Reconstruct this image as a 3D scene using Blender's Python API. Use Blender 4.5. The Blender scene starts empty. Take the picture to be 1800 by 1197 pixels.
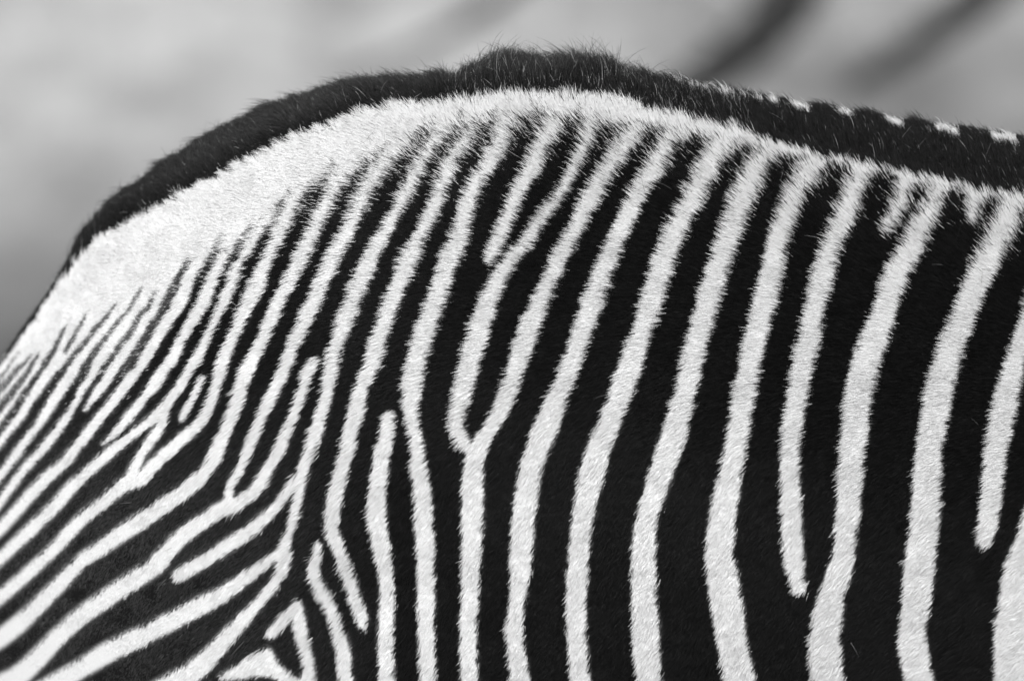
import bpy, math, numpy as np
from mathutils import Vector, Matrix

rng = np.random.default_rng(7)
sc = bpy.context.scene
COL = sc.collection

# ------------------------------------------------------------------ camera
PITCH = math.radians(10.0)
DIST = 6.0
WIDTH_M = 0.95                       # metres across the frame at the focus distance
M = WIDTH_M / 1800.0                 # metres per unit of the tracing grid (1800 units across)
T0 = np.array([0.0, 0.0, 1.20])
FWD = np.array([0.0, math.cos(PITCH), -math.sin(PITCH)])
UP = np.array([0.0, math.sin(PITCH), math.cos(PITCH)])
RIGHT = np.array([1.0, 0.0, 0.0])
CAM = T0 - DIST * FWD
cam_data = bpy.data.cameras.new("camera")
cam = bpy.data.objects.new("camera", cam_data)
COL.objects.link(cam)
cam.location = CAM
cam.rotation_euler = (math.pi / 2 - PITCH, 0, 0)
cam_data.sensor_width = 36.0
cam_data.lens = 36.0 * DIST / WIDTH_M
cam_data.clip_start = 0.1
cam_data.clip_end = 500.0
cam_data.dof.use_dof = True
cam_data.dof.focus_distance = DIST + 0.07
cam_data.dof.aperture_fstop = 3.7
sc.camera = cam

# ------------------------------------------------------------------ daylight (a black-and-white photograph: neutral sky and sun)
SUN_EL, SUN_AZ = math.radians(44), math.radians(-30)     # azimuth measured from the camera's side, to the left
world = bpy.data.worlds.new("World")
sc.world = world
world.use_nodes = True
wn = world.node_tree
wn.nodes.clear()
sky = wn.nodes.new("ShaderNodeTexSky")
sky.sky_type = 'NISHITA'
sky.sun_disc = False
bw = wn.nodes.new("ShaderNodeRGBToBW")
bg = wn.nodes.new("ShaderNodeBackground")
bg.inputs["Strength"].default_value = 0.11
wo = wn.nodes.new("ShaderNodeOutputWorld")
wn.links.new(sky.outputs[0], bw.inputs[0])
wn.links.new(bw.outputs[0], bg.inputs["Color"])
wn.links.new(bg.outputs[0], wo.inputs["Surface"])
to_sun = Vector((math.sin(SUN_AZ) * math.cos(SUN_EL), -math.cos(SUN_AZ) * math.cos(SUN_EL), math.sin(SUN_EL)))
sky.sun_elevation = SUN_EL
sky.sun_rotation = math.atan2(to_sun.x, to_sun.y)
sd = bpy.data.lights.new("sun", 'SUN')
sd.energy = 3.6
sd.angle = math.radians(0.5)
sd.color = (1, 1, 1)
sun = bpy.data.objects.new("sun", sd)
sun.rotation_euler = to_sun.to_track_quat('Z', 'Y').to_euler()
COL.objects.link(sun)
sc.view_settings.view_transform = 'Standard'
sc.view_settings.look = 'None'
sc.view_settings.gamma = 1.0
sc.view_settings.exposure = 0.27

# ------------------------------------------------------------------ helpers
def tag(o, label=None, cat=None, group=None, kind=None):
    if label: o["label"] = label
    if cat: o["category"] = cat
    if group: o["group"] = group
    if kind: o["kind"] = kind
    return o

def mesh_obj(name, verts, faces, mat, parent=None, smooth=True):
    me = bpy.data.meshes.new(name)
    me.from_pydata([tuple(v) for v in verts], [], faces)
    me.validate(); me.update()
    if smooth:
        me.polygons.foreach_set("use_smooth", np.ones(len(me.polygons), dtype=bool))
    me.materials.append(mat)
    o = bpy.data.objects.new(name, me)
    COL.objects.link(o)
    if parent: o.parent = parent
    return o

def grid_mesh(name, P, mat, parent=None, wrap=True):
    """P: (nu, nv, 3) grid of points -> mesh, v wraps."""
    nu, nv = P.shape[:2]
    idx = np.arange(nu * nv).reshape(nu, nv)
    a = idx[:-1]; b = idx[1:]
    if wrap:
        q = np.stack([a, b, np.roll(b, -1, 1), np.roll(a, -1, 1)], -1).reshape(-1, 4)
    else:
        q = np.stack([a[:, :-1], b[:, :-1], b[:, 1:], a[:, 1:]], -1).reshape(-1, 4)
    me = bpy.data.meshes.new(name)
    me.vertices.add(nu * nv)
    me.vertices.foreach_set("co", P.reshape(-1).astype(np.float32))
    me.loops.add(q.size)
    me.loops.foreach_set("vertex_index", q.reshape(-1).astype(np.int32))
    me.polygons.add(len(q))
    me.polygons.foreach_set("loop_start", np.arange(0, q.size, 4, dtype=np.int32))
    me.update(calc_edges=True)
    me.polygons.foreach_set("use_smooth", np.ones(len(q), dtype=bool))
    me.materials.append(mat)
    o = bpy.data.objects.new(name, me)
    COL.objects.link(o)
    if parent: o.parent = parent
    return o

def project(P):
    """world points -> tracing-grid coordinates of the side view (1800 units wide)."""
    d = P - CAM
    dep = d @ FWD
    k = DIST / dep / M
    return 900 + (d @ RIGHT) * k, 598.5 - (d @ UP) * k

def vnoise(x, y, seed=0):
    """smooth value noise in -1..1"""
    xi = np.floor(x).astype(np.int64); yi = np.floor(y).astype(np.int64)
    fx = x - xi; fy = y - yi
    fx = fx * fx * (3 - 2 * fx); fy = fy * fy * (3 - 2 * fy)
    def h(a, b):
        n = (a * 374761393 + b * 668265263 + seed * 1442695041) & 0xffffffff
        n = ((n ^ (n >> 13)) * 1274126177) & 0xffffffff
        return ((n ^ (n >> 16)) & 0xffff) / 32767.5 - 1
    return (h(xi, yi) * (1 - fx) + h(xi + 1, yi) * fx) * (1 - fy) + (h(xi, yi + 1) * (1 - fx) + h(xi + 1, yi + 1) * fx) * fy

# ------------------------------------------------------------------ coat pattern, in flank units
# white stripes; rows are (left edge, right edge, height) across the stripe
H = []
H.append([(1835,1880,840),(1800,1855,897),(1785,1842,947),(1766,1830,998),(1756,1822,1048),(1749,1815,1098),(1748,1815,1140),(1749,1818,1197)])
H.append([(1880,1915,400),(1840,1875,450),(1815,1850,500),(1794,1825,567),(1780,1815,600),(1763,1801,650),(1748,1792,700),(1737,1782,751),(1731,1772,801),(1726,1765,850),(1721,1760,897),(1717,1751,931),(1716,1744,948)])
H.append([(1775,1850,340),(1762,1806,362),(1751,1796,384),(1734,1784,417),(1717,1768,451),(1702,1751,484),(1687,1734,517),(1676,1722,551),(1662,1708,584),(1652,1700,605),(1636,1686,650),(1624,1676,700),(1616,1666,751),(1609,1658,801),(1604,1656,851),(1602,1656,897),(1596,1649,947),(1589,1644,997),(1587,1639,1044),(1581,1632,1098),(1580,1632,1141),(1591,1644,1197)])
H.append([(1640,1680,325),(1631,1659,350),(1614,1649,384),(1592,1636,417),(1574,1619,451),(1557,1602,484),(1544,1587,517),(1532,1576,551),(1511,1564,600),(1495,1547,650),(1485,1535,700),(1480,1529,751),(1475,1522,801),(1472,1519,851),(1470,1514,897),(1465,1507,947),(1462,1502,981),(1450,1497,1011),(1438,1487,1044),(1426,1480,1098),(1422,1480,1138),(1429,1486,1197)])
H.append([(1582,1612,315),(1577,1602,350),(1564,1590,377),(1554,1578,398),(1553,1568,408)])
H.append([(1700,1738,345),(1704,1729,360),(1704,1721,384),(1709,1717,392)])
H.append([(1500,1550,295),(1495,1534,310),(1489,1524,334),(1474,1512,367),(1460,1497,400),(1447,1482,434),(1435,1472,467),(1424,1464,501),(1417,1455,534),(1410,1449,568),(1403,1444,600),(1393,1430,650),(1384,1422,700),(1376,1413,751),(1372,1408,801),(1371,1408,847),(1373,1410,897),(1375,1412,947),(1378,1415,981),(1385,1418,1014),(1391,1417,1033)])
H.append([(1420,1470,285),(1398,1450,310),(1394,1427,325),(1381,1415,350),(1368,1403,384),(1354,1391,417),(1346,1383,451),(1338,1378,484),(1329,1371,517),(1319,1361,550),(1307,1349,600),(1299,1338,650),(1289,1329,700),(1281,1321,751),(1271,1312,801),(1257,1301,861),(1246,1294,914),(1241,1292,964),(1241,1295,997),(1246,1302,1031),(1253,1309,1081),(1261,1316,1131),(1272,1329,1197)])
H.append([(1340,1385,268),(1329,1364,284),(1311,1354,302),(1304,1345,320),(1287,1329,350),(1274,1317,384),(1262,1303,417),(1251,1291,451),(1240,1281,484),(1229,1272,517),(1222,1262,550),(1207,1247,600),(1196,1236,650),(1184,1224,700),(1167,1214,751),(1150,1197,801),(1132,1174,861),(1117,1157,914),(1110,1154,964),(1109,1155,1014),(1110,1157,1064),(1112,1160,1114),(1115,1164,1164),(1120,1165,1197)])
H.append([(1255,1305,256),(1232,1277,284),(1216,1257,317),(1200,1241,350),(1181,1221,384),(1165,1204,417),(1152,1192,451),(1141,1182,484),(1130,1172,517),(1122,1162,550),(1104,1145,600),(1084,1129,650),(1068,1114,700),(1048,1090,751),(1028,1073,801),(1014,1058,855),(1005,1044,914),(1001,1038,964),(998,1035,1014),(995,1032,1064),(997,1032,1114),(1000,1035,1164),(1003,1040,1197)])
H.append([(1180,1230,238),(1164,1197,252),(1144,1184,284),(1122,1160,317),(1101,1139,350),(1086,1120,384),(1071,1105,417),(1056,1092,451),(1043,1080,484),(1030,1069,517),(1018,1058,550),(1002,1038,600),(990,1027,634),(977,1014,667),(962,1003,700),(950,995,725),(934,984,754),(924,968,788),(915,958,815),(909,951,847),(902,943,897),(897,938,947),(896,934,997),(896,926,1048),(891,919,1098),(892,924,1148),(897,933,1197)])
H.append([(1100,1138,232),(1090,1124,250),(1067,1100,284),(1044,1078,317),(1023,1058,350),(1007,1039,384),(992,1022,417),(971,1003,453),(958,988,487),(941,974,520),(926,961,554),(910,949,587),(899,936,620),(890,924,654),(880,912,687),(864,899,721),(847,877,754),(832,866,776),(822,856,797),(816,852,814),(813,851,847),(811,850,897),(812,849,947),(812,846,997),(811,842,1048),(808,840,1098),(809,839,1148),(811,841,1197)])
H.append([(1030,1058,225),(1020,1044,255),(1006,1030,284),(991,1014,315),(974,996,347),(950,974,376),(930,957,400),(914,942,427),(891,920,453),(876,907,470),(864,896,487),(847,882,520),(834,871,554),(822,862,587),(814,852,620),(805,842,654),(799,832,687),(793,824,721),(789,820,747),(796,826,770),(810,842,787),(820,850,800)])
H.append([(955,995,225),(943,976,250),(932,963,275),(920,952,300),(906,937,325),(893,923,350),(883,910,376),(873,900,400),(864,888,426),(859,884,440),(852,873,457)])
H.append([(880,915,222),(868,901,250),(853,887,275),(841,871,300),(824,854,325),(814,843,350),(806,836,376),(800,829,400),(791,824,425),(777,813,453),(764,798,487),(754,790,520),(742,779,554),(730,768,587),(719,757,620),(712,749,654),(709,742,687),(710,739,721),(718,742,754),(722,748,788),(723,753,820),(725,757,847),(728,762,897),(731,764,947),(734,765,997),(734,765,1048),(734,764,1098),(736,765,1148),(739,767,1197)])
H.append([(679,693,727),(672,697,740),(665,694,771),(657,687,800),(650,682,847),(645,680,897),(649,682,931),(655,687,964),(663,691,997),(667,693,1031),(666,694,1081),(664,693,1131),(667,695,1197)])
H.append([(812,850,238),(800,826,257),(789,814,275),(783,808,290),(773,798,313),(765,789,338),(753,780,363),(742,771,388),(730,756,413),(707,741,453),(694,724,487),(680,710,520),(668,698,554),(656,687,587),(644,678,620),(633,665,654),(622,651,687),(612,643,721),(605,633,754),(599,626,788),(586,613,833),(577,605,866),(570,599,900),(571,599,933),(584,609,966),(595,621,999),(608,633,1032),(618,642,1065),(626,647,1088),(632,645,1100)])
H.append([(553,566,957),(546,566,982),(540,564,1005),(549,574,1032),(560,588,1052),(575,598,1082),(585,609,1115),(590,617,1148),(595,622,1197)])
H.append([(766,795,237),(752,776,252),(740,763,275),(725,750,300),(713,738,325),(700,725,350),(685,710,376),(672,697,400),(656,683,425),(639,670,453),(623,655,487),(611,641,522),(598,631,550),(589,620,575),(581,609,600),(575,602,625),(572,598,650),(567,592,675),(562,586,700),(554,578,725),(547,571,750),(538,563,776),(531,556,798),(524,548,818),(518,542,838),(517,537,862),(514,534,883),(509,529,906),(501,521,933),(491,514,959),(488,514,979),(484,510,998)])
H.append([(549,562,630),(541,562,637),(533,556,650),(526,548,675),(518,538,700),(508,529,725),(497,519,750),(486,510,776),(475,499,798),(462,486,820),(449,477,840)])
H.append([(690,735,252),(670,706,275),(655,686,300),(641,672,325),(628,657,350),(602,630,400),(575,606,450),(551,581,500),(541,572,525),(529,560,550),(519,547,575),(508,533,600),(497,523,625),(488,514,650),(476,502,675),(463,490,700),(452,475,725),(443,464,750),(431,454,776),(421,443,800),(409,430,826),(398,416,850),(394,411,866),(390,412,885)])
H.append([(603,643,292),(594,628,303),(579,612,325),(568,598,350),(557,584,375),(545,570,400),(532,560,425),(518,547,450),(494,522,500),(481,508,525),(470,498,550),(459,484,575),(450,474,600),(437,461,625),(421,451,650),(412,441,675),(405,433,700),(397,424,725),(388,412,750),(375,402,776),(362,393,800)])
H.append([(530,562,308),(518,550,325),(508,538,350),(495,525,375),(483,512,400),(474,500,425),(463,487,450),(449,475,475),(439,469,500),(426,455,525),(416,441,550),(407,429,575),(397,418,600),(385,408,625),(378,400,650),(373,392,675),(364,384,700),(353,375,725)])
H.append([(468,496,375),(450,472,400),(433,455,425),(417,438,450),(406,428,475),(397,418,500),(389,408,525),(376,395,550),(366,383,575),(353,372,600),(338,361,625),(323,345,650),(306,329,675),(289,312,700),(276,302,718)])
H.append([(400,425,430),(386,407,450),(371,394,475),(361,383,500),(350,376,525),(334,361,550),(321,345,575),(308,329,600),(295,318,625),(277,302,650),(257,286,675),(241,264,700),(221,243,725),(199,223,750),(184,202,769),(177,184,779)])
H.append([(345,376,450),(328,355,475),(318,343,500),(306,334,525),(292,317,550),(276,301,575),(261,284,600),(246,271,625),(228,252,650),(210,234,675),(190,216,700),(169,195,725),(148,176,750),(129,155,776),(108,136,800)])
H.append([(350,363,661),(338,354,688),(323,341,713),(313,327,735)])
H.append([(195,219,634),(180,202,662),(165,187,683),(152,169,705),(144,154,719)])
H.append([(163,184,634),(152,168,662),(137,153,683),(126,142,705),(111,131,727),(95,119,749),(77,102,770),(59,84,792),(40,64,814),(23,45,835),(7,29,857),(-10,12,879)])
H.append([(126,146,634),(111,135,662),(96,122,683),(82,106,705),(68,91,727),(54,76,749),(36,59,770),(21,44,792),(5,28,814),(-8,17,829)])
H.append([(90,117,634),(68,93,662),(54,78,683),(41,63,705),(28,50,727),(11,33,749),(-6,17,770),(-24,0,790)])
H.append([(50,76,640),(40,59,662),(28,43,683),(14,32,705),(-1,16,727),(-20,0,750)])
# continuing parts of stripes, rows are (x, height, half width)
C = []
C.append([(498,998,11.5),(486,1019,10),(470,1041,9.5),(452,1062,10.5),(430,1085,12),(408,1108,13.5),(388,1132,15),(366,1156,17),(338,1180,18.5),(300,1203,20),(250,1235,22)])
C.append([(522,842,11),(506,862,9.5),(487,887,10),(467,908,11),(448,924,12.5),(428,940,12.5),(405,955,12.5),(383,970,12.5),(356,986,12.5),(333,999,12),(318,1007,11),(311,1011,9.5)])
C.append([(498,972,11),(482,979,10),(466,988,10),(446,1003,11),(426,1018,12),(406,1033,13),(383,1048,14.5),(358,1061,16),(330,1075,16.5),(300,1091,16.5),(250,1116,17),(200,1140,17.5),(167,1159,17),(133,1179,16.5),(100,1198,17),(60,1222,18)])
C.append([(463,842,12.5),(450,859,12),(432,874,12),(413,887,12),(397,895,12)])
C.append([(401,884,11),(383,897,13),(360,913,13.5),(336,930,13.5),(318,944,14),(298,964,15),(276,990,16.5),(251,1008,16),(225,1024,16),(200,1041,16),(167,1064,15.5),(133,1089,15.5),(100,1120,15.5),(67,1155,17),(35,1185,18),(0,1207,22),(-40,1225,24)])
C.append([(379,798,13),(369,817,12.5),(355,835,13),(338,851,13.5),(320,864,14),(301,877,14.5),(276,894,15),(251,912,15),(225,929,14.5),(200,946,14),(175,964,13.5),(150,980,12.5),(125,1003,13),(100,1030,13.5),(67,1063,14.5),(33,1096,15.5),(0,1121,16),(-40,1147,17)])
C.append([(364,725,9.5),(348,748,11),(326,766,11),(306,783,11),(288,801,11.5),(270,818,12),(250,838,13),(226,847,14),(200,865,13),(175,885,12),(150,906,11.5),(125,931,11.5),(100,959,11.5),(70,988,11.5),(38,1017,12),(10,1041,12),(0,1049,12),(-40,1080,13)])
C.append([(291,714,11),(274,731,9.5),(256,745,8.5),(238,758,9),(217,775,9.5),(190,797,10.5),(163,821,10.5),(150,832,10.5),(125,856,11),(100,884,12),(70,915,12),(50,934,12),(25,958,11),(10,973,10.5),(0,982,10.5),(-40,1018,11)])
C.append([(291,716,10),(289,733,9.5),(279,755,9.5),(264,775,9),(250,796,8.5),(238,818,9),(230,838,10)])
C.append([(122,803,11),(97,825,11.5),(73,848,11.5),(48,875,11),(25,902,10.5),(10,918,10.5),(0,929,10.5),(-40,965,11)])
C.append([(524,1062,9),(514,1074,10),(500,1088,10.5),(489,1100,10.5),(479,1109,9.5),(474,1114,8)])
C.append([(525,1063,10),(526,1080,12),(528,1100,13),(532,1120,12),(537,1140,11.5),(543,1160,11),(544,1180,12),(544,1200,13)])
BLOB = [(384,1186),(400,1176),(425,1160),(450,1145),(470,1137),(478,1142),(486,1158),(500,1171),(512,1184),(524,1189),(534,1181),(556,1181),(560,1240),(500,1240),(495,1199),(480,1190),(462,1186),(440,1189),(420,1193),(400,1195),(388,1193)]
# thin black streaks running up into the white rump, (x, height, half width)
B = []
B.append([(333,452,1),(325,467,3),(317,483,5.5),(309,500,6.5),(298,525,6.5),(284,550,7),(267,575,7.5),(253,600,7.5),(238,625,9),(228,640,9.5)])
B.append([(277,511,1),(271,522,3),(258,543,5),(243,560,5),(231,583,5.5),(215,603,5.5),(200,624,5),(187,641,5)])
B.append([(252,505,1),(243,518,2),(230,540,2.5),(210,563,3.5),(194,583,4),(180,602,4.5),(164,622,6),(152,642,7.5)])
B.append([(206,532,1),(197,543,2.5),(182,562,4),(169,577,4.5),(154,597,4.5),(137,617,5),(119,640,5)])
B.append([(152,552,1),(147,563,2.5),(134,583,3.5),(125,600,4),(115,618,3.5)])
B.append([(120,570,1),(110,583,2.5),(97,612,5),(85,630,5.5),(79,642,6)])
B.append([(70,620,1.5),(62,632,3),(47,657,4),(32,677,4.5),(22,690,4.5),(6,710,4.5),(-10,730,4.5)])
B.append([(58,622,1),(47,635,2.5),(33,649,3.5),(20,664,4),(6,680,4.5),(-10,700,4.5)])
B.append([(33,624,1),(20,640,1.5),(8,657,2),(-6,675,2)])
# tapering tips of the black stripes, fading up into the white band
B.append([(358,478,6),(367,462,4),(379,440,2.5),(393,415,0.5)])
B.append([(413,452,8),(421,437,6),(432,416,3.5),(448,390,0.8)])
B.append([(466,420,6),(475,404,5),(487,386,3.5),(500,362,2),(513,342,0.5)])
B.append([(543,375,11),(553,355,8.5),(563,335,6.5),(576,314,3.5),(591,293,0.8)])
B.append([(600,365,11),(615,340,9.5),(634,315,6.5),(655,290,4),(680,264,1.5),(692,250,0.5)])
B.append([(708,292,11),(720,274,8),(735,251,5.5),(750,232,2.5),(759,219,0.5)])
B.append([(780,272,11),(788,258,9),(798,241,6),(808,225,3),(818,209,0.5)])
B.append([(840,258,13),(852,238,11),(866,219,7),(877,204,3)])
B.append([(915,242,16),(928,222,12),(941,206,7),(950,195,3)])
B.append([(990,250,11),(1002,232,9),(1014,214,6),(1022,203,2)])
N_TIP = 10
# the white rump-and-back band: its lower edge runs over the tops of the black stripes
BAND_LOW = [(-430,1290),(-200,960),(-60,790),(0,722),(30,690),(61,645),(76,640),(229,640),(253,600),(284,550),(309,500),(330,460),(376,444),(428,428),(470,380),(510,345),(563,318),(610,298),(676,266),(743,238),(800,229),(868,211),(941,206),(1014,212),(1064,223),(1144,227),(1237,243),(1311,261),(1384,276),(1472,296),(1554,307),(1617,330),(1681,336),(1751,350),(1810,362),(1900,380),(2100,410),(2500,460)]
# lower edge of the black dorsal stripe on the near side, its far edge, and the outline of back
DORSAL = [(-430,1260),(-360,1100),(-280,985),(-180,862),(-80,745),(0,637),(20,615),(42,584),(59,560),(79,528),(95,508),(114,483),(134,456),(160,428),(200,396),(267,364),(334,324),(401,291),(451,264),(501,241),(551,222),(600,208),(650,189),(700,176),(750,178),(800,171),(867,164),(934,160),(1001,158),(1068,163),(1101,172),(1135,184),(1200,198),(1250,215),(1317,229),(1384,250),(1450,272),(1517,283),(1584,300),(1668,315),(1718,329),(1800,342),(2000,372),(2500,420)]
FAR = [(1180,148),(1300,172),(1417,190),(1500,204),(1570,216),(1665,233),(1800,254),(2000,282),(2500,330)]
OUTLINE = [(-430,1240),(-410,1170),(-360,1080),(-280,965),(-180,845),(-80,727),(-20,655),(10,613),(42,563),(75,517),(100,480),(130,435),(150,398),(200,341),(250,311),(284,281),(334,254),(384,222),(451,193),(501,174),(535,162),(600,140),(667,128),(717,127),(800,118),(834,104),(884,90),(934,88),(1001,92),(1068,99),(1101,108),(1168,124),(1200,134),(1267,148),(1367,168),(1417,179),(1500,192),(1567,203),(1651,217),(1701,224),(1768,237),(1800,243),(2000,275),(2500,320)]
def lut(tab):
    a = np.array(tab, float)
    return lambda x: np.interp(x, a[:, 0], a[:, 1])
f_dorsal, f_far, f_band = lut(DORSAL), lut(FAR), lut(BAND_LOW)

def smooth_stroke(st, n=4):
    a = np.array(st, float)
    if len(a) < 3: return a
    e = np.vstack([2 * a[0] - a[1], a, 2 * a[-1] - a[-2]])
    out = []
    for i in range(1, len(e) - 2):
        for t in np.arange(n) / n:
            p0, p1, p2, p3 = e[i - 1], e[i], e[i + 1], e[i + 2]
            out.append(0.5 * (2 * p1 + (p2 - p0) * t + (2 * p0 - 5 * p1 + 4 * p2 - p3) * t * t + (3 * p1 - p0 - 3 * p2 + p3) * t ** 3))
    out.append(a[-1])
    return np.array(out)

strokes = []
for st in H:
    a = np.array(st, float)
    c = np.stack([(a[:, 0] + a[:, 1]) / 2, a[:, 2]], 1)
    tg = np.gradient(c, axis=0)
    hw = (a[:, 1] - a[:, 0]) / 2 * np.abs(tg[:, 1]) / np.linalg.norm(tg, axis=1)
    strokes.append(smooth_stroke(np.column_stack([c, np.maximum(hw, 1)])))
for st in C:
    strokes.append(smooth_stroke(st))
# carry the stripes on past what the frame shows, and add further ones along the belly and barrel
for i, s in enumerate(strokes):
    if s[-1, 1] > 1190 or s[-1, 0] < 5:
        d = s[-1, :2] - s[-5, :2]; d /= np.linalg.norm(d)
        d2 = d + np.array([0, 0.25 if s[-1, 0] < 5 else 0]); d2 /= np.linalg.norm(d2)
        strokes[i] = np.vstack([s, [*(s[-1, :2] + d * 200), s[-1, 2]], [*(s[-1, :2] + (d + d2) * 250), s[-1, 2]]])
base = np.array(strokes[2])
for k in range(2, 8):
    c = base.copy(); c[:, 0] += 118 * k + 60; c[:, 1] += 12 * k + 8 * (k % 2)
    strokes.append(c)

GX0, GY0, GS = -560.0, -60.0, 2.0
NXG, NYG = 1560, 1060
gx = GX0 + np.arange(NXG) * GS
gy = GY0 + np.arange(NYG) * GS
F = np.full((NYG, NXG), -60.0); IDX = np.full((NYG, NXG), -1, np.int32)

def stamp(F, s, sign=1, idx=None, MG=60.0):
    for (x0, y0, r0), (x1, y1, r1) in zip(s[:-1], s[1:]):
        m = max(r0, r1) + MG
        ia, ib = int((min(x0, x1) - m - GX0) / GS), int((max(x0, x1) + m - GX0) / GS) + 1
        ja, jb = int((min(y0, y1) - m - GY0) / GS), int((max(y0, y1) + m - GY0) / GS) + 1
        ia, ja = max(ia, 0), max(ja, 0); ib, jb = min(ib, NXG), min(jb, NYG)
        if ib <= ia or jb <= ja: continue
        X, Y = np.meshgrid(gx[ia:ib], gy[ja:jb])
        dx, dy = x1 - x0, y1 - y0
        L2 = dx * dx + dy * dy + 1e-9
        t = np.clip(((X - x0) * dx + (Y - y0) * dy) / L2, 0, 1)
        v = r0 + (r1 - r0) * t - np.hypot(X - x0 - dx * t, Y - y0 - dy * t)
        sub = F[ja:jb, ia:ib]
        if sign > 0:
            w = v > sub
            sub[w] = v[w]
            if idx is not None: IDX[ja:jb, ia:ib][w] = idx
        else:
            np.minimum(sub, -v, out=sub)

for i, s in enumerate(strokes):
    stamp(F, s, 1, i)
# the blob near the frame's foot
def poly_sd(poly, X, Y):
    p = np.array(poly, float); ins = np.zeros(X.shape, bool); D = np.full(X.shape, 1e9)
    for (x0, y0), (x1, y1) in zip(p, np.roll(p, -1, 0)):
        dx, dy = x1 - x0, y1 - y0
        t = np.clip(((X - x0) * dx + (Y - y0) * dy) / (dx * dx + dy * dy + 1e-9), 0, 1)
        D = np.minimum(D, np.hypot(X - x0 - dx * t, Y - y0 - dy * t))
        cr = ((y0 > Y) != (y1 > Y)) & (X < (x1 - x0) * (Y - y0) / (y1 - y0 + 1e-12) + x0)
        ins ^= cr
    return np.where(ins, D, -D)
ia, ib, ja, jb = [int(v) for v in ((360 - GX0) / GS, (590 - GX0) / GS, (1110 - GY0) / GS, (1270 - GY0) / GS)]
X, Y = np.meshgrid(gx[ia:ib], gy[ja:jb])
v = poly_sd(BLOB, X, Y); sub = F[ja:jb, ia:ib]; w = v > sub
sub[w] = v[w]; IDX[ja:jb, ia:ib][w] = len(strokes)
BLOB_I = len(strokes)
# white band
BAND_I = len(strokes) + 1
GXX, GYY = np.meshgrid(gx, gy)
low = f_band(GXX)
slope = np.gradient(f_band(gx), gx)
vb = (low - GYY) / np.sqrt(1 + slope ** 2)[None, :]
vb = np.clip(vb, -60, 60)
w = vb > F
F[w] = vb[w]; IDX[w] = BAND_I
FB = np.full_like(F, 60.0)
for s in B:
    s = np.array(s, float)
    if s[-1, 0] < 260: s[:, 2] = s[:, 2] * 0.92 + 0.3
    stamp(FB, smooth_stroke(s), -1)
F = np.minimum(F, FB)

def sample(px, py):
    u = np.clip((px - GX0) / GS, 0, NXG - 1.001); v = np.clip((py - GY0) / GS, 0, NYG - 1.001)
    i = u.astype(int); j = v.astype(int); a = u - i; b = v - j
    f = (F[j, i] * (1 - a) + F[j, i + 1] * a) * (1 - b) + (F[j + 1, i] * (1 - a) + F[j + 1, i + 1] * a) * b
    return f, IDX[j, i]

DASH = [(1334, 4), (1364, 4), (1410, 13), (1490, 10), (1577, 14), (1667, 17), (1768, 21), (1860, 22), (1960, 24)]
def coat(px, py, facing):
    """returns whiteness field (>0 white) and owner: stripe index, BAND_I, -1 black coat, -2 dorsal"""
    f, idx = sample(px, py)
    dd = f_dorsal(px) + 9 - py                   # > 0 inside the dorsal stripe
    dslope = (f_dorsal(px + 2) - f_dorsal(px - 2)) / 4
    dd = dd / np.sqrt(1 + dslope ** 2)
    kb = np.clip((px - 450) / 450, 0, 1)
    tl = 6.5 * vnoise((.64 * px - .77 * py) / 6.5, (.77 * px + .64 * py) / 50, 51) + 3 * vnoise((.64 * px - .77 * py) / 15, (.77 * px + .64 * py) / 60, 52)
    tr = 4.0 * vnoise((.95 * px - .3 * py) / 6, (.3 * px + .95 * py) / 50, 53) + 3 * vnoise(px / 22, py / 60, 54)
    dd = dd + (tl * (1 - kb) + tr * kb) * np.clip(0.25 + px / 200, 0.25, 1)
    g = np.minimum(f, -dd)
    own = np.where(g > 0, idx, -1)
    own = np.where(dd > 0, -2, own)
    far = facing & (px > 1180) & (py < f_far(px) + 7)
    dash = np.full(px.shape, -20.0)
    for cx, hw in DASH:
        dash = np.maximum(dash, np.minimum(hw + 2 - np.abs(px - cx), 14 - (f_far(px) + 7 - py)))
    dash = dash + 3.5 * vnoise(px / 7.0, py / 6.0, 61)
    dash = np.where(px < 1320, 3 * vnoise(px / 5.0, py / 30.0, 5) - 0.5, dash)
    g = np.where(far, dash, g)
    own = np.where(far, -2, own)
    return g, own

# ------------------------------------------------------------------ body surface
def px2x(px): return (px - 900) * M
YC = 0.20                                    # depth of the spine plane
EXT_L, EXT_R = -430.0, 2350.0
ZC = 1230.0                                  # height of the widest point of the barrel
hair_h = lut([(-200, 16), (0, 18), (60, 22), (120, 21), (180, 19), (260, 16), (340, 14), (420, 9), (500, 13), (560, 14), (740, 21), (800, 20), (850, 26), (950, 28), (1000, 28), (1080, 31), (1200, 21), (1350, 10), (1650, 8), (1780, 3), (2500, 3)])
outline = lut(OUTLINE)
def sections(px, zs):
    x = px2x(px)
    zc = T0[2] - (ZC - 598.5) * M * np.ones_like(x)
    q = np.clip((px - EXT_L) / 1150.0, 0, 1)
    W = 0.245 * np.sqrt(np.clip(1 - (1 - q) ** 2.3, 0, 1)) * (1 + 0.035 * np.cos((px - 750) / 420.0))
    W = W * np.clip(1 - ((px - 2350) / 1500.0).clip(-1, 0) * 0, 0, 1)
    return x, zc, W
NU, NV = 820, 590
uu = np.linspace(0, 1, NU)
pxs = EXT_L + (EXT_R - EXT_L) * (0.22 * uu ** 2.2 + 0.78 * uu)
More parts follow.
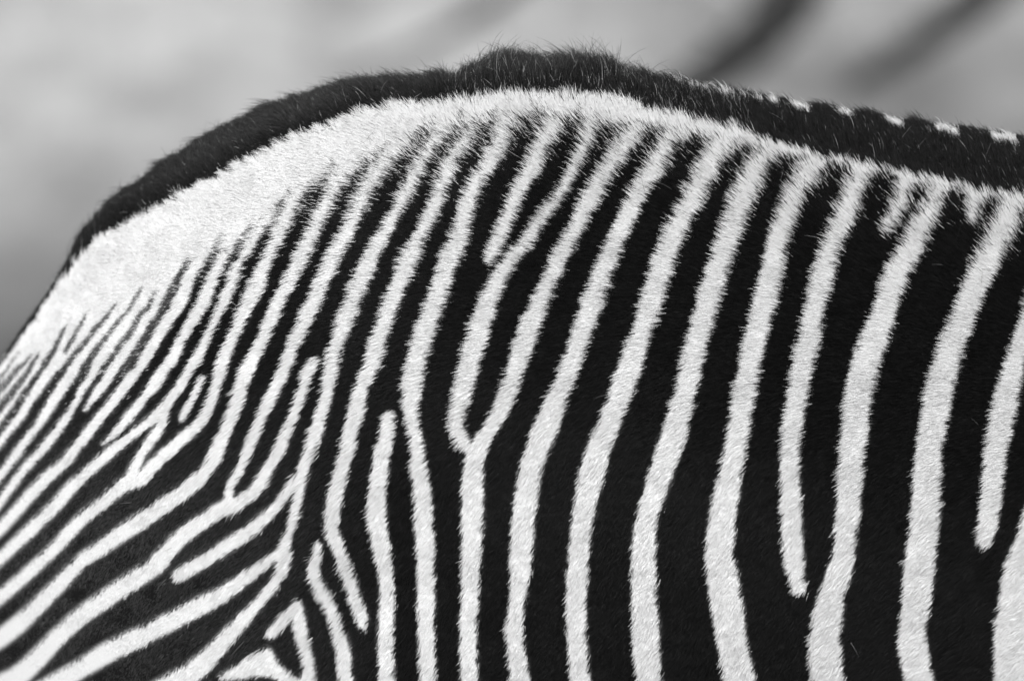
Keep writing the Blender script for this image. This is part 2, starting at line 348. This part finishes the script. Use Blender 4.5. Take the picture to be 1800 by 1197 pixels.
# dense at the front side of the section (visible), coarse beneath
tt = np.concatenate([np.linspace(-0.75, 2.05, 500, endpoint=False), np.linspace(2.05, 2 * np.pi - 0.75, 90, endpoint=False)])
def yaw(px):
    t = np.clip((1000 - px) / 1000.0, -1.4, 1.3)
    return np.where(t > 0, 0.25 * t * t, 0.03 * t * t)      # the rump is turned a little away
def build(zs, pxs, tt):
    x, zc, W = sections(pxs, zs)
    Hh = (zs - zc)[:, None]; Wd = W[:, None]
    Hb = 0.36 * np.sqrt(np.clip(1 - (1 - np.clip((pxs - EXT_L) / 700.0, 0, 1)) ** 2.2, 0, 1))[:, None]
    ct, st = np.cos(tt)[None, :], np.sin(tt)[None, :]
    e = 0.92
    s1 = np.sign(st) * np.abs(st) ** 1.0
    z = zc[:, None] + np.where(ct > 0, Hh * np.abs(ct) ** e, -Hb * np.abs(ct))
    y = YC - Wd * s1
    # soft anatomy: hip, flank hollow, ribs
    P = np.stack([np.broadcast_to(x[:, None], z.shape), y, z], -1)
    near = np.clip(st, 0, 1)
    pxg = pxs[:, None]; h = (1.2 - z) / M + 598
    bump = 0.016 * np.exp(-((pxg - 690) / 200) ** 2 - ((h - 420) / 190) ** 2) \
         - 0.012 * np.exp(-((pxg - 980) / 190) ** 2 - ((h - 520) / 260) ** 2) \
         + 0.014 * np.exp(-((pxg - 260) / 240) ** 2 - ((h - 900) / 260) ** 2) \
         - 0.012 * np.exp(-((pxg - 640) / 140) ** 2 - ((h - 1050) / 200) ** 2) \
         + 0.012 * np.exp(-((pxg - 1350) / 380) ** 2 - ((h - 900) / 300) ** 2)
    P[..., 1] -= bump * np.abs(st) * np.sign(st)
    P[..., 1] += yaw(pxs)[:, None]
    return P
zs = T0[2] + (598.5 - (outline(pxs) + hair_h(pxs))) * M - 0.02
tcoarse = np.linspace(-0.9, 1.0, 90)
for it in range(14):
    P = build(zs, pxs, tcoarse)
    a, b = project(P.reshape(-1, 3))
    a = a.reshape(P.shape[:2]); b = b.reshape(P.shape[:2])
    k = np.argmin(b, 1)
    ar = a[np.arange(NU), k]; br = b[np.arange(NU), k]
    want = outline(ar) + hair_h(ar)
    err = (br - want)
    err = np.clip(err, -40, 40)
    zs = zs + 0.8 * err * M
    zs[0] = max(zs[0], T0[2] - (ZC - 598.5) * M)
    if it % 3 == 2:
        kern = np.array([1, 2, 3, 2, 1]) / 9.0
        zs = np.convolve(np.pad(zs, 2, mode='edge'), kern, mode='valid')
kern = np.hanning(13); kern /= kern.sum()
zs = np.convolve(np.pad(zs, 6, mode='edge'), kern, mode='valid')
P = build(zs, pxs, tt)
P[-1] = P[-1].mean(0)                        # closes the trunk ahead of the frame
# normals
dPu = np.gradient(P, axis=0)
dPv = (np.roll(P, -1, 1) - np.roll(P, 1, 1))
Nn = np.cross(dPv, dPu)
Nn /= np.linalg.norm(Nn, axis=-1, keepdims=True) + 1e-12
cen = np.stack([P[..., 0] * 0 + P[..., 0], P[..., 0] * 0 + YC + yaw(P[..., 0] / M + 900), P[..., 0] * 0 + (T0[2] - (ZC - 598.5) * M)], -1)
flip = np.sign(np.sum(Nn * (P - cen), -1).mean())
Nn *= flip

def tone_of(Pf, Nf, shift=None):
    view = CAM - Pf
    facing = np.sum(view * Nf, -1) > 0
    yc = YC + yaw(Pf[:, 0] / M + 900)
    mir = Pf.copy(); mir[:, 1] = np.where(Pf[:, 1] > yc, 2 * yc - Pf[:, 1], Pf[:, 1])
    px, py = project(Pf)
    mx, my = project(mir)
    qx = np.where(facing, px, mx); qy = np.where(facing, py, my)
    if shift is not None:
        qx = qx + shift[0]; qy = qy + shift[1]
    return qx, qy, facing

# ------------------------------------------------------------------ materials
def fur_material(name, rough, spec):
    m = bpy.data.materials.new(name); m.use_nodes = True
    nt = m.node_tree; b = nt.nodes["Principled BSDF"]
    at = nt.nodes.new("ShaderNodeAttribute"); at.attribute_name = "tone"
    cb = nt.nodes.new("ShaderNodeCombineColor")
    for k in range(3): nt.links.new(at.outputs["Fac"], cb.inputs[k])
    nt.links.new(cb.outputs[0], b.inputs["Base Color"])
    b.inputs["Roughness"].default_value = rough
    b.inputs["Specular IOR Level"].default_value = spec
    return m
M_fur = fur_material("zebra_fur", 0.5, 0.11)
M_skin = fur_material("zebra_skin", 0.8, 0.1)
WHITE, BLACK = 0.74, 0.0050

# ------------------------------------------------------------------ zebra
zebra = bpy.data.objects.new("zebra", None)
zebra.location = (0, 0, 0)
COL.objects.link(zebra)
tag(zebra, "zebra seen from the side, rump at left, narrow black stripes and dark spine", "zebra")
torso = grid_mesh("body", P, M_skin, zebra)
Pf = P.reshape(-1, 3); Nf = Nn.reshape(-1, 3)
qx, qy, fc = tone_of(Pf, Nf)
g, own = coat(qx, qy, fc)
s = 1 / (1 + np.exp(-np.clip(g / 1.5, -30, 30)))
tone = BLACK * 0.8 + (WHITE * 0.8 - BLACK) * s
att = torso.data.attributes.new("tone", 'FLOAT', 'POINT')
att.data.foreach_set("value", tone.astype(np.float32))

# ------------------------------------------------------------------ fur
# sample roots on the grid cells that can be seen (and a little over the ridge)
def quads(A):
    return A[:-1, :-1], A[1:, :-1], A[1:, 1:], A[:-1, 1:]
p00, p10, p11, p01 = quads(P)
n00, n10, n11, n01 = quads(Nn)
area = np.linalg.norm(np.cross(p10 - p00, p01 - p00), axis=-1)
ctr = (p00 + p11) / 2; cn = (n00 + n11) / 2
cx_, cy_ = project(ctr.reshape(-1, 3)); cx_ = cx_.reshape(area.shape); cy_ = cy_.reshape(area.shape)
vd = CAM - ctr; vd /= np.linalg.norm(vd, axis=-1, keepdims=True)
cosv = np.sum(vd * cn, -1)
inside = (cx_ > -150) & (cx_ < 2000) & (cy_ > -100) & (cy_ < 1340) & (cosv > -0.5)
weight = area * inside * np.clip(0.35 + cosv, 0.25, 1.0)
def sample_roots(n, wgt):
    c = np.cumsum(wgt.reshape(-1)); c /= c[-1]
    k = np.searchsorted(c, rng.random(n))
    i, j = np.unravel_index(k, wgt.shape)
    a = rng.random(n)[:, None]; b = rng.random(n)[:, None]
    p = (p00[i, j] * (1 - a) + p10[i, j] * a) * (1 - b) + (p01[i, j] * (1 - a) + p11[i, j] * a) * b
    nn = (n00[i, j] * (1 - a) + n10[i, j] * a) * (1 - b) + (n01[i, j] * (1 - a) + n11[i, j] * a) * b
    nn /= np.linalg.norm(nn, axis=1, keepdims=True)
    return p, nn

d_tab = np.array([-60, 0, 60, 150, 260, 380, 500, 640, 800, 1000.])
a_right = np.radians([80, 68, 46, 26, 12, -2, -22, -52, -60, -62.])
a_left = np.radians([52, 40, 22, 8, -8, -22, -34, -40, -42, -45.])

def lie(px, py):
    """direction the hair lies in, as angle above 'towards the tail'"""
    d = py - f_dorsal(px)
    k = np.clip((px - 420) / 420, 0, 1); k = k * k * (3 - 2 * k)
    ang = np.interp(d, d_tab, a_left) * (1 - k) + np.interp(d, d_tab, a_right) * k
    cr = np.exp(-((px - 1050) / 230) ** 2) * np.clip(1 - (d + 10) / 80, 0, 1)
    ang = ang * (1 - cr) + np.radians(91) * cr
    r = np.clip((px - 1350) / 350, 0, 1)
    ang = ang * (1 - r) + np.maximum(ang, np.radians(-38)) * r
    return ang

def make_hairs(p, nn, length, radius, lift, jit, npt=5, dorsal=False):
    """returns points (n,npt,3), tangential screen shift"""
    n = len(p)
    px, py = project(p)
    ang = lie(px, py)
    cl = vnoise(px / 9, py / 9, 3) * 0.16 + vnoise(px / 28, py / 28, 9) * 0.14
    ang = ang + cl + rng.normal(0, jit, n)
    d = -np.cos(ang)[:, None] * RIGHT + np.sin(ang)[:, None] * UP
    if dorsal:
        upv = np.array([0, 0, 1.0])
    T = d - nn * np.sum(d * nn, 1, keepdims=True)
    T /= np.linalg.norm(T, axis=1, keepdims=True) + 1e-9
    L = length[:, None]
    lf = lift[:, None]
    s = np.linspace(0, 1, npt)[None, :, None]
    # rises with the lift, then bends over towards the lie
    up = np.sin(lf)[:, :, None] * (s - 0.42 * s * s)
    al = np.cos(lf)[:, :, None] * s + np.sin(lf)[:, :, None] * 0.22 * s * s
    side = np.cross(nn, T)
    bend = rng.normal(0, 0.055, n)[:, None, None] * s * s
    pts = p[:, None, :] - nn[:, None, :] * 0.0006 + L[:, :, None] * (T[:, None, :] * al + nn[:, None, :] * up + side[:, None, :] * bend)
    return pts, ang

def curves_obj(name, pts, radius, tone, parent, mat=M_fur):
    n, k = pts.shape[:2]
    hc = bpy.data.hair_curves.new(name)
    hc.add_curves([k] * n)
    hc.points.foreach_set("position", pts.reshape(-1).astype(np.float32))
    prof = np.array([1.0, 0.95, 0.8, 0.55, 0.12])[:k] if k == 5 else np.linspace(1, .1, k)
    r = (radius[:, None] * prof[None, :]).reshape(-1).astype(np.float32)
    ra = hc.attributes.get("radius") or hc.attributes.new("radius", 'FLOAT', 'POINT')
    ra.data.foreach_set("value", r)
    ta = hc.attributes.new("tone", 'FLOAT', 'CURVE')
    ta.data.foreach_set("value", tone.astype(np.float32))
    hc.materials.append(mat)
    o = bpy.data.objects.new(name, hc)
    COL.objects.link(o); o.parent = parent
    return o

NH = 880000
p, nn = sample_roots(NH, weight)
px, py = project(p)
dors = f_dorsal(px) - py
dl = lut([(-200, .018), (0, .018), (150, .017), (400, .015), (600, .017), (790, .021), (850, .029), (950, .033), (1080, .030), (1180, .022), (1320, .015), (2500, .012)])(px)
length = lut([(0, .0145), (60, .013), (160, .0110), (320, .0102), (500, .0098), (700, .0088), (900, .0085)])(py - f_dorsal(px))
length = np.where(px < 500, length * (0.78 + 0.22 * np.clip(px / 500, 0, 1)), length)
lift = np.interp(py - f_dorsal(px), [-40, 0, 80, 200, 400, 700], np.radians([58, 50, 34, 26, 21, 17]))
isd = dors > 0
k = np.clip(dors / 14, 0, 1)
length = np.where(isd, length * (1 - k) + dl * k, length)
lift = np.where(isd, np.radians(50) + np.radians(14) * k, lift)
length = length * rng.uniform(0.68, 1.18, NH) * (1 + 0.22 * vnoise(px / 16, py / 16, 41) + 0.22 * vnoise(px / 45, py / 45, 42))
shk = np.clip(px / 450, 0, 1)
shk = np.maximum(shk, 1 - np.clip((py - f_dorsal(px) - 20) / 90, 0, 1) * 1.0) * np.clip(0.5 + px / 300, 0.5, 1)
length = length * np.where(isd, 1, 0.6 + 0.4 * shk)
farz = (px > 1330) & (py < f_far(px) + 3)
bump = 0.5 + 0.5 * np.cos((px - 1412) / 84.0 * 2 * np.pi)
length = np.where(farz, length * (0.85 - 0.25 * bump), length)
tuft = vnoise(px / 11, py / 60, 31) * 0.16 + vnoise(px / 34, py / 60, 32) * 0.10
length = np.where(isd, length * (1 + tuft) * np.where(rng.random(NH) < 0.14, rng.uniform(1.1, 1.7, NH), 1.0) * rng.uniform(0.6, 1.08, NH), length)
radius_k = np.where(isd, 0.75, 1.0)
lift = lift * rng.uniform(0.7, 1.3, NH)
lift = np.where(px < 500, lift * 0.75, lift)
ang0 = lie(px, py)
# tone from where the middle of the hair comes to lie
mid = 0.52 * length * np.cos(lift) / M * np.clip(np.sum(nn * -FWD, 1), 0.15, 1)
shx = -np.cos(ang0) * mid; shy = -np.sin(ang0) * mid
qx, qy, fc = tone_of(p, nn, (shx, shy))
wig = (1.6 * vnoise(qx / 13, qy / 13, 1) + 1.1 * vnoise(qx / 5, qy / 5, 2)) * np.clip(qx / 600, 0.15, 1)
g, own = coat(qx + wig, qy + 0.5 * wig, fc)
dtop = qy - f_dorsal(qx)
fuzz = np.interp(dtop, [-30, 0, 40, 110, 200, 400], [2.0, 2.5, 7.5, 5.5, 2.8, 1.7])
kl = np.clip((qx - 250) / 350, 0, 1)
fuzz = 1.0 * (1 - kl) + fuzz * kl
g = g - 0.5 - np.interp(qx, [0, 150, 330, 700], [2.8, 1.7, 0.6, 0.2]) * (own != -2) * np.clip((qy - 640) / 60, 0, 1) + rng.normal(0, 1, NH) * fuzz
# towards their tops the black stripes are mixed with more and more white hairs
ee = qy - f_band(qx)
fp = np.interp(ee, [-60, -25, 0, 30, 70], [0.75, 0.6, 0.42, 0.16, 0.0]) * np.interp(qx, [0, 350, 700, 1000, 1300, 1800], [0.8, 0.9, 0.7, 0.4, 0.15, 0.1])
kk = np.clip((650 - qx) / 250, 0, 1)
isw = (g > 0) | ((own != -2) & (rng.random(NH) < fp * (1 - 0.8 * kk)))
own = np.where(isw & (own == -1), 0, own)
own2 = own.copy()
# the random flip near edges: a white hair in the dorsal belongs to dorsal, elsewhere to the nearest stripe
_, near_i = sample(qx, qy)
own2 = np.where(own == -2, -2, np.where(isw, near_i, -1))
grey = np.clip(rng.normal(1, 0.10, NH), 0.6, 1.2)
patch = 1 + 0.05 * vnoise(qx / 40, qy / 40, 12) + 0.05 * vnoise(qx / 7, qy / 7, 13)
rump_sheen = np.clip((700 - qx) / 600, 0, 1) * np.clip((qy - 650) / 300, 0, 1)  # hair sheen on the lower rump, put into the black fur's tone
bl = BLACK * (1.05 + 7.5 * rump_sheen)
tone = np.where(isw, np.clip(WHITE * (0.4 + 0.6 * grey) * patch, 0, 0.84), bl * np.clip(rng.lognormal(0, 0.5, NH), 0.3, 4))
dw = (own == -2)
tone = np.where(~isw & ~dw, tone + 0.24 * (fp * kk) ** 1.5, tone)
top_dim = 1 - 0.13 * np.clip((qx - 550) / 250, 0, 1) * np.clip(1 - (ee - 10) / 150, 0, 1)  # white fur on the upper back greyed, dimming its light in the colour
tone = np.where(isw, tone * top_dim, tone)
croup = np.clip((px - 60) / 350, 0.0, 1) * np.clip((1230 - px) / 250, 0, 1) * np.clip(dors / 30, 0, 1)
tone = np.where(dw & ~isw, BLACK * (1.1 + 2.6 * croup) * 1.4 * np.clip(rng.lognormal(0.1, 0.5, NH), 0.3, 6), tone)
# a few pale tips in the long hair over the croup
pale = dw & (rng.random(NH) < np.where((px > 780) & (px < 1320), 0.055, 0.010))
tone = np.where(pale, rng.uniform(0.06, 0.4, NH), tone)
radius = rng.uniform(0.00015, 0.00028, NH)
radius = radius * radius_k
pts, _ = make_hairs(p, nn, length, radius, lift, 0.13)
def sel_obj(name, m):
    if m.sum() < 20: return
    return curves_obj(name, pts[m], radius[m], tone[m], zebra)
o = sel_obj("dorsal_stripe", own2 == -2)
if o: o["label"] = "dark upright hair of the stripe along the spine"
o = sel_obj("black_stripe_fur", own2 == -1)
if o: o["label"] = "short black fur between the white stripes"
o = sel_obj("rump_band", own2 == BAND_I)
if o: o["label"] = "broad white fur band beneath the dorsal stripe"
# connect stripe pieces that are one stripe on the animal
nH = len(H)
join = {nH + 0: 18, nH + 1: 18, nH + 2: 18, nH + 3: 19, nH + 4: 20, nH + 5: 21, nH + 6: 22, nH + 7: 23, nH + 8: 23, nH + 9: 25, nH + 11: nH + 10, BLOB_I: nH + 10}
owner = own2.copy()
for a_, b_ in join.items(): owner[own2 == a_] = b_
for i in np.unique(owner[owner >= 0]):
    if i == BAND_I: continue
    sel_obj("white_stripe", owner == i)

# stray long hairs on the back and coat
ns = 330
ws = weight * ((cy_ < f_dorsal(cx_) + 160) & (cx_ > 550)) + weight * 0.03
ps, nns = sample_roots(ns, ws)
spx, spy = project(ps)
ls = rng.uniform(0.012, 0.026, ns)
lf = np.radians(rng.uniform(20, 70, ns))
spts, _ = make_hairs(ps, nns, ls, None, lf, 0.7)
curves_obj("stray_hairs", spts, np.full(ns, 0.00013), rng.choice([0.02, 0.2, 0.45], ns, p=[.6, .25, .15]), zebra)

# ------------------------------------------------------------------ ground behind: flat sand rising into a bank
def ground_material():
    m = bpy.data.materials.new("dry_ground"); m.use_nodes = True
    nt = m.node_tree; b = nt.nodes["Principled BSDF"]
    b.inputs["Roughness"].default_value = 0.95
    b.inputs["Specular IOR Level"].default_value = 0.1
    tc = nt.nodes.new("ShaderNodeTexCoord")
    n1 = nt.nodes.new("ShaderNodeTexNoise"); n1.inputs["Scale"].default_value = 3.2; n1.inputs["Detail"].default_value = 3
    n2 = nt.nodes.new("ShaderNodeTexNoise"); n2.inputs["Scale"].default_value = 30; n2.inputs["Detail"].default_value = 5
    nt.links.new(tc.outputs["Object"], n1.inputs["Vector"]); nt.links.new(tc.outputs["Object"], n2.inputs["Vector"])
    at = nt.nodes.new("ShaderNodeAttribute"); at.attribute_name = "soil"
    ad = nt.nodes.new("ShaderNodeMath"); ad.operation = 'ADD'
    nt.links.new(n1.outputs["Fac"], ad.inputs[0]); nt.links.new(n2.outputs["Fac"], ad.inputs[1])
    mp = nt.nodes.new("ShaderNodeMath"); mp.operation = 'MULTIPLY_ADD'
    nt.links.new(ad.outputs[0], mp.inputs[0]); mp.inputs[1].default_value = 1.2; mp.inputs[2].default_value = -0.20
    ml = nt.nodes.new("ShaderNodeMath"); ml.operation = 'MULTIPLY'
    nt.links.new(mp.outputs[0], ml.inputs[0]); nt.links.new(at.outputs["Fac"], ml.inputs[1])
    cb = nt.nodes.new("ShaderNodeCombineColor")
    for k in range(3): nt.links.new(ml.outputs[0], cb.inputs[k])
    nt.links.new(cb.outputs[0], b.inputs["Base Color"])
    bp = nt.nodes.new("ShaderNodeBump"); bp.inputs["Strength"].default_value = 0.4; bp.inputs["Distance"].default_value = 0.05
    nt.links.new(n2.outputs["Fac"], bp.inputs["Height"]); nt.links.new(bp.outputs[0], b.inputs["Normal"])
    return m
M_ground = ground_material()
def terrain_z(x, y):
    a = np.clip((y - 1.5) / 9.0, 0, 1)
    dip = -3.0 * a * a * (3 - 2 * a)
    t = np.maximum(y - 13.0, 0)
    rise = np.where(t < 3, t * t / 6 * 0.42, 0.63 + (t - 3) * 0.42)
    rise = np.minimum(rise, 14 + 0.1 * t)
    return dip + rise + 0.10 * vnoise(x * 0.5, y * 0.5, 21) * np.clip(t, 0, 1) + 0.03 * vnoise(x * 2, y * 2, 22)
gxs = np.concatenate([np.linspace(-150, -9, 24, endpoint=False), np.linspace(-9, 9, 150, endpoint=False), np.linspace(9, 150, 25)])
gys = np.concatenate([np.linspace(-60, 8, 24, endpoint=False), np.linspace(8, 32, 200, endpoint=False), np.linspace(32, 140, 30)])
GXm, GYm = np.meshgrid(gxs, gys, indexing='ij')
GZ = terrain_z(GXm, GYm)
ground = grid_mesh("ground", np.stack([GXm, GYm, GZ], -1), M_ground, None, wrap=False)
tag(ground, kind="structure")

def on_ground(px, py, lift=0.0):
    """where the sight line of a spot of the picture meets the ground"""
    d = FWD * DIST + RIGHT * (px - 900) * M + UP * (598.5 - py) * M
    t = np.linspace(1.5, 12, 6000)
    q = CAM[None, :] + d[None, :] * t[:, None]
    k = np.argmax(q[:, 2] <= terrain_z(q[:, 0], q[:, 1]) + lift)
    return q[k]

# soil: pale dry sand up the bank, darker towards its foot, with lighter and darker patches
SOIL = [(60, 700, 520, 330, -0.27), (1560, 250, 520, 330, -0.165), (640, 20, 60, 120, -0.05), (480, 20, 60, 90, 0.03), (300, 60, 60, 80, 0.03), (200, 250, 60, 60, 0.02), (1150, 40, 50, 50, -0.03), (1660, 130, 110, 40, -0.03), (375, 165, 50, 80, -0.045), (560, 30, 50, 70, -0.04), (90, 60, 40, 60, -0.02), (1470, 120, 110, 28, -0.05), (430, 60, 60, 60, 0.02),
        (740, 80, 120, 60, 0.045), (60, 60, 160, 120, 0.02), (1080, 60, 120, 60, -0.01), (1480, 40, 80, 50, 0.03), (1560, 190, 90, 50, -0.025), (1760, 60, 60, 60, -0.02), (1720, 160, 50, 40, 0.02)]
soil = np.full(GXm.shape, 0.345)
for px_, py_, sx_, sy_, a_ in SOIL:
    q0 = on_ground(px_, py_); q1 = on_ground(px_, py_ - sy_ * 0.3); q2 = on_ground(px_ + sx_ * 0.3, py_)
    wy = max(abs(q1[1] - q0[1]) / 0.3, 0.2); wx = max(abs(q2[0] - q0[0]) / 0.3, 0.1)
    soil = soil + a_ * np.exp(-((GXm - q0[0]) / wx) ** 2 - ((GYm - q0[1]) / wy) ** 2)
soil = np.clip(soil, 0.05, 0.5)
sa = ground.data.attributes.new("soil", 'FLOAT', 'POINT')
sa.data.foreach_set("value", soil.reshape(-1).astype(np.float32))

# fallen dark branches lying on the bank behind
def bark_material():
    m = bpy.data.materials.new("dark_bark"); m.use_nodes = True
    nt = m.node_tree; b = nt.nodes["Principled BSDF"]
    n = nt.nodes.new("ShaderNodeTexNoise"); n.inputs["Scale"].default_value = 14; n.inputs["Detail"].default_value = 6
    r = nt.nodes.new("ShaderNodeValToRGB")
    r.color_ramp.elements[0].color = (0.01, 0.01, 0.01, 1); r.color_ramp.elements[1].color = (0.045, 0.045, 0.045, 1)
    nt.links.new(n.outputs["Fac"], r.inputs[0]); nt.links.new(r.outputs[0], b.inputs["Base Color"])
    bp = nt.nodes.new("ShaderNodeBump"); bp.inputs["Strength"].default_value = 0.6; bp.inputs["Distance"].default_value = 0.02
    nt.links.new(n.outputs["Fac"], bp.inputs["Height"]); nt.links.new(bp.outputs[0], b.inputs["Normal"])
    b.inputs["Roughness"].default_value = 0.9
    return m
M_bark = bark_material()
def limb(name, pts, radii, parent, seed):
    pts = np.array(pts, float); n = len(pts); K = 10
    V = []
    for i in range(n):
        t = pts[min(i + 1, n - 1)] - pts[max(i - 1, 0)]; t /= np.linalg.norm(t)
        a = np.cross(t, [0, 0, 1.0]); a /= np.linalg.norm(a) + 1e-9
        b = np.cross(t, a)
        for k in range(K):
            th = 2 * math.pi * k / K
            r = radii[i] * (1 + 0.12 * math.sin(3 * th + i * 1.3 + seed) + 0.08 * math.sin(i * 2.1 + seed))
            V.append(pts[i] + (a * math.cos(th) + b * math.sin(th)) * r)
    Fc = [(i * K + k, i * K + (k + 1) % K, (i + 1) * K + (k + 1) % K, (i + 1) * K + k) for i in range(n - 1) for k in range(K)]
    Fc += [tuple(range(K))[::-1], tuple(range((n - 1) * K, n * K))]
    return mesh_obj(name, V - np.array(parent.location), Fc, M_bark, parent)

def branch(label, path, r0, r1, twigs, seed):
    ctrl = np.array([on_ground(*q, lift=0.04) for q in path])
    s = smooth_stroke(np.column_stack([ctrl, np.zeros(len(ctrl))])[:, :3], 5)
    root = bpy.data.objects.new("fallen_branch", None); root.location = ctrl[-1]; COL.objects.link(root)
    tag(root, label, "branch", "dark branches lying on the pale ground behind")
    limb("stem", s, np.linspace(r0, r1, len(s)), root, seed)
    for f, dx, dz, ln in twigs:
        k = int(f * (len(s) - 1)); a = s[k]
        e = [a + np.array([dx * ln * u + 0.03 * math.sin(u * 4 + seed), 0.15 * ln * u, (dz * u + 0.1 * u * u) * ln]) for u in np.linspace(0, 1, 6)]
        limb("twig", e, np.linspace(r1 * 0.5, 0.006, 6), root, seed + k)
    return root
bpy.context.view_layer.update()
branch("thickest dark branch, slanting down to the back just right of the croup", [(1425, -150), (1400, -70), (1375, 0), (1335, 60), (1285, 105), (1235, 140), (1190, 165)], 0.13, 0.07, [(0.35, 0.5, 0.25, 0.5), (0.6, -0.5, 0.2, 0.35)], 1.0)
branch("dark branch at upper right, bending towards the left at its lower end", [(1850, -150), (1775, -70), (1710, 0), (1650, 45), (1590, 88), (1535, 122), (1490, 150)], 0.10, 0.015, [(0.4, 0.4, 0.2, 0.4), (0.7, -0.3, 0.3, 0.3)], 2.2)
branch("faint grey thin branch, blurred, left of the highest point of the back", [(960, -80), (900, -25), (835, 25), (770, 62), (690, 98), (600, 135)], 0.022, 0.010, [(0.5, 0.3, 0.25, 0.25)], 3.1)
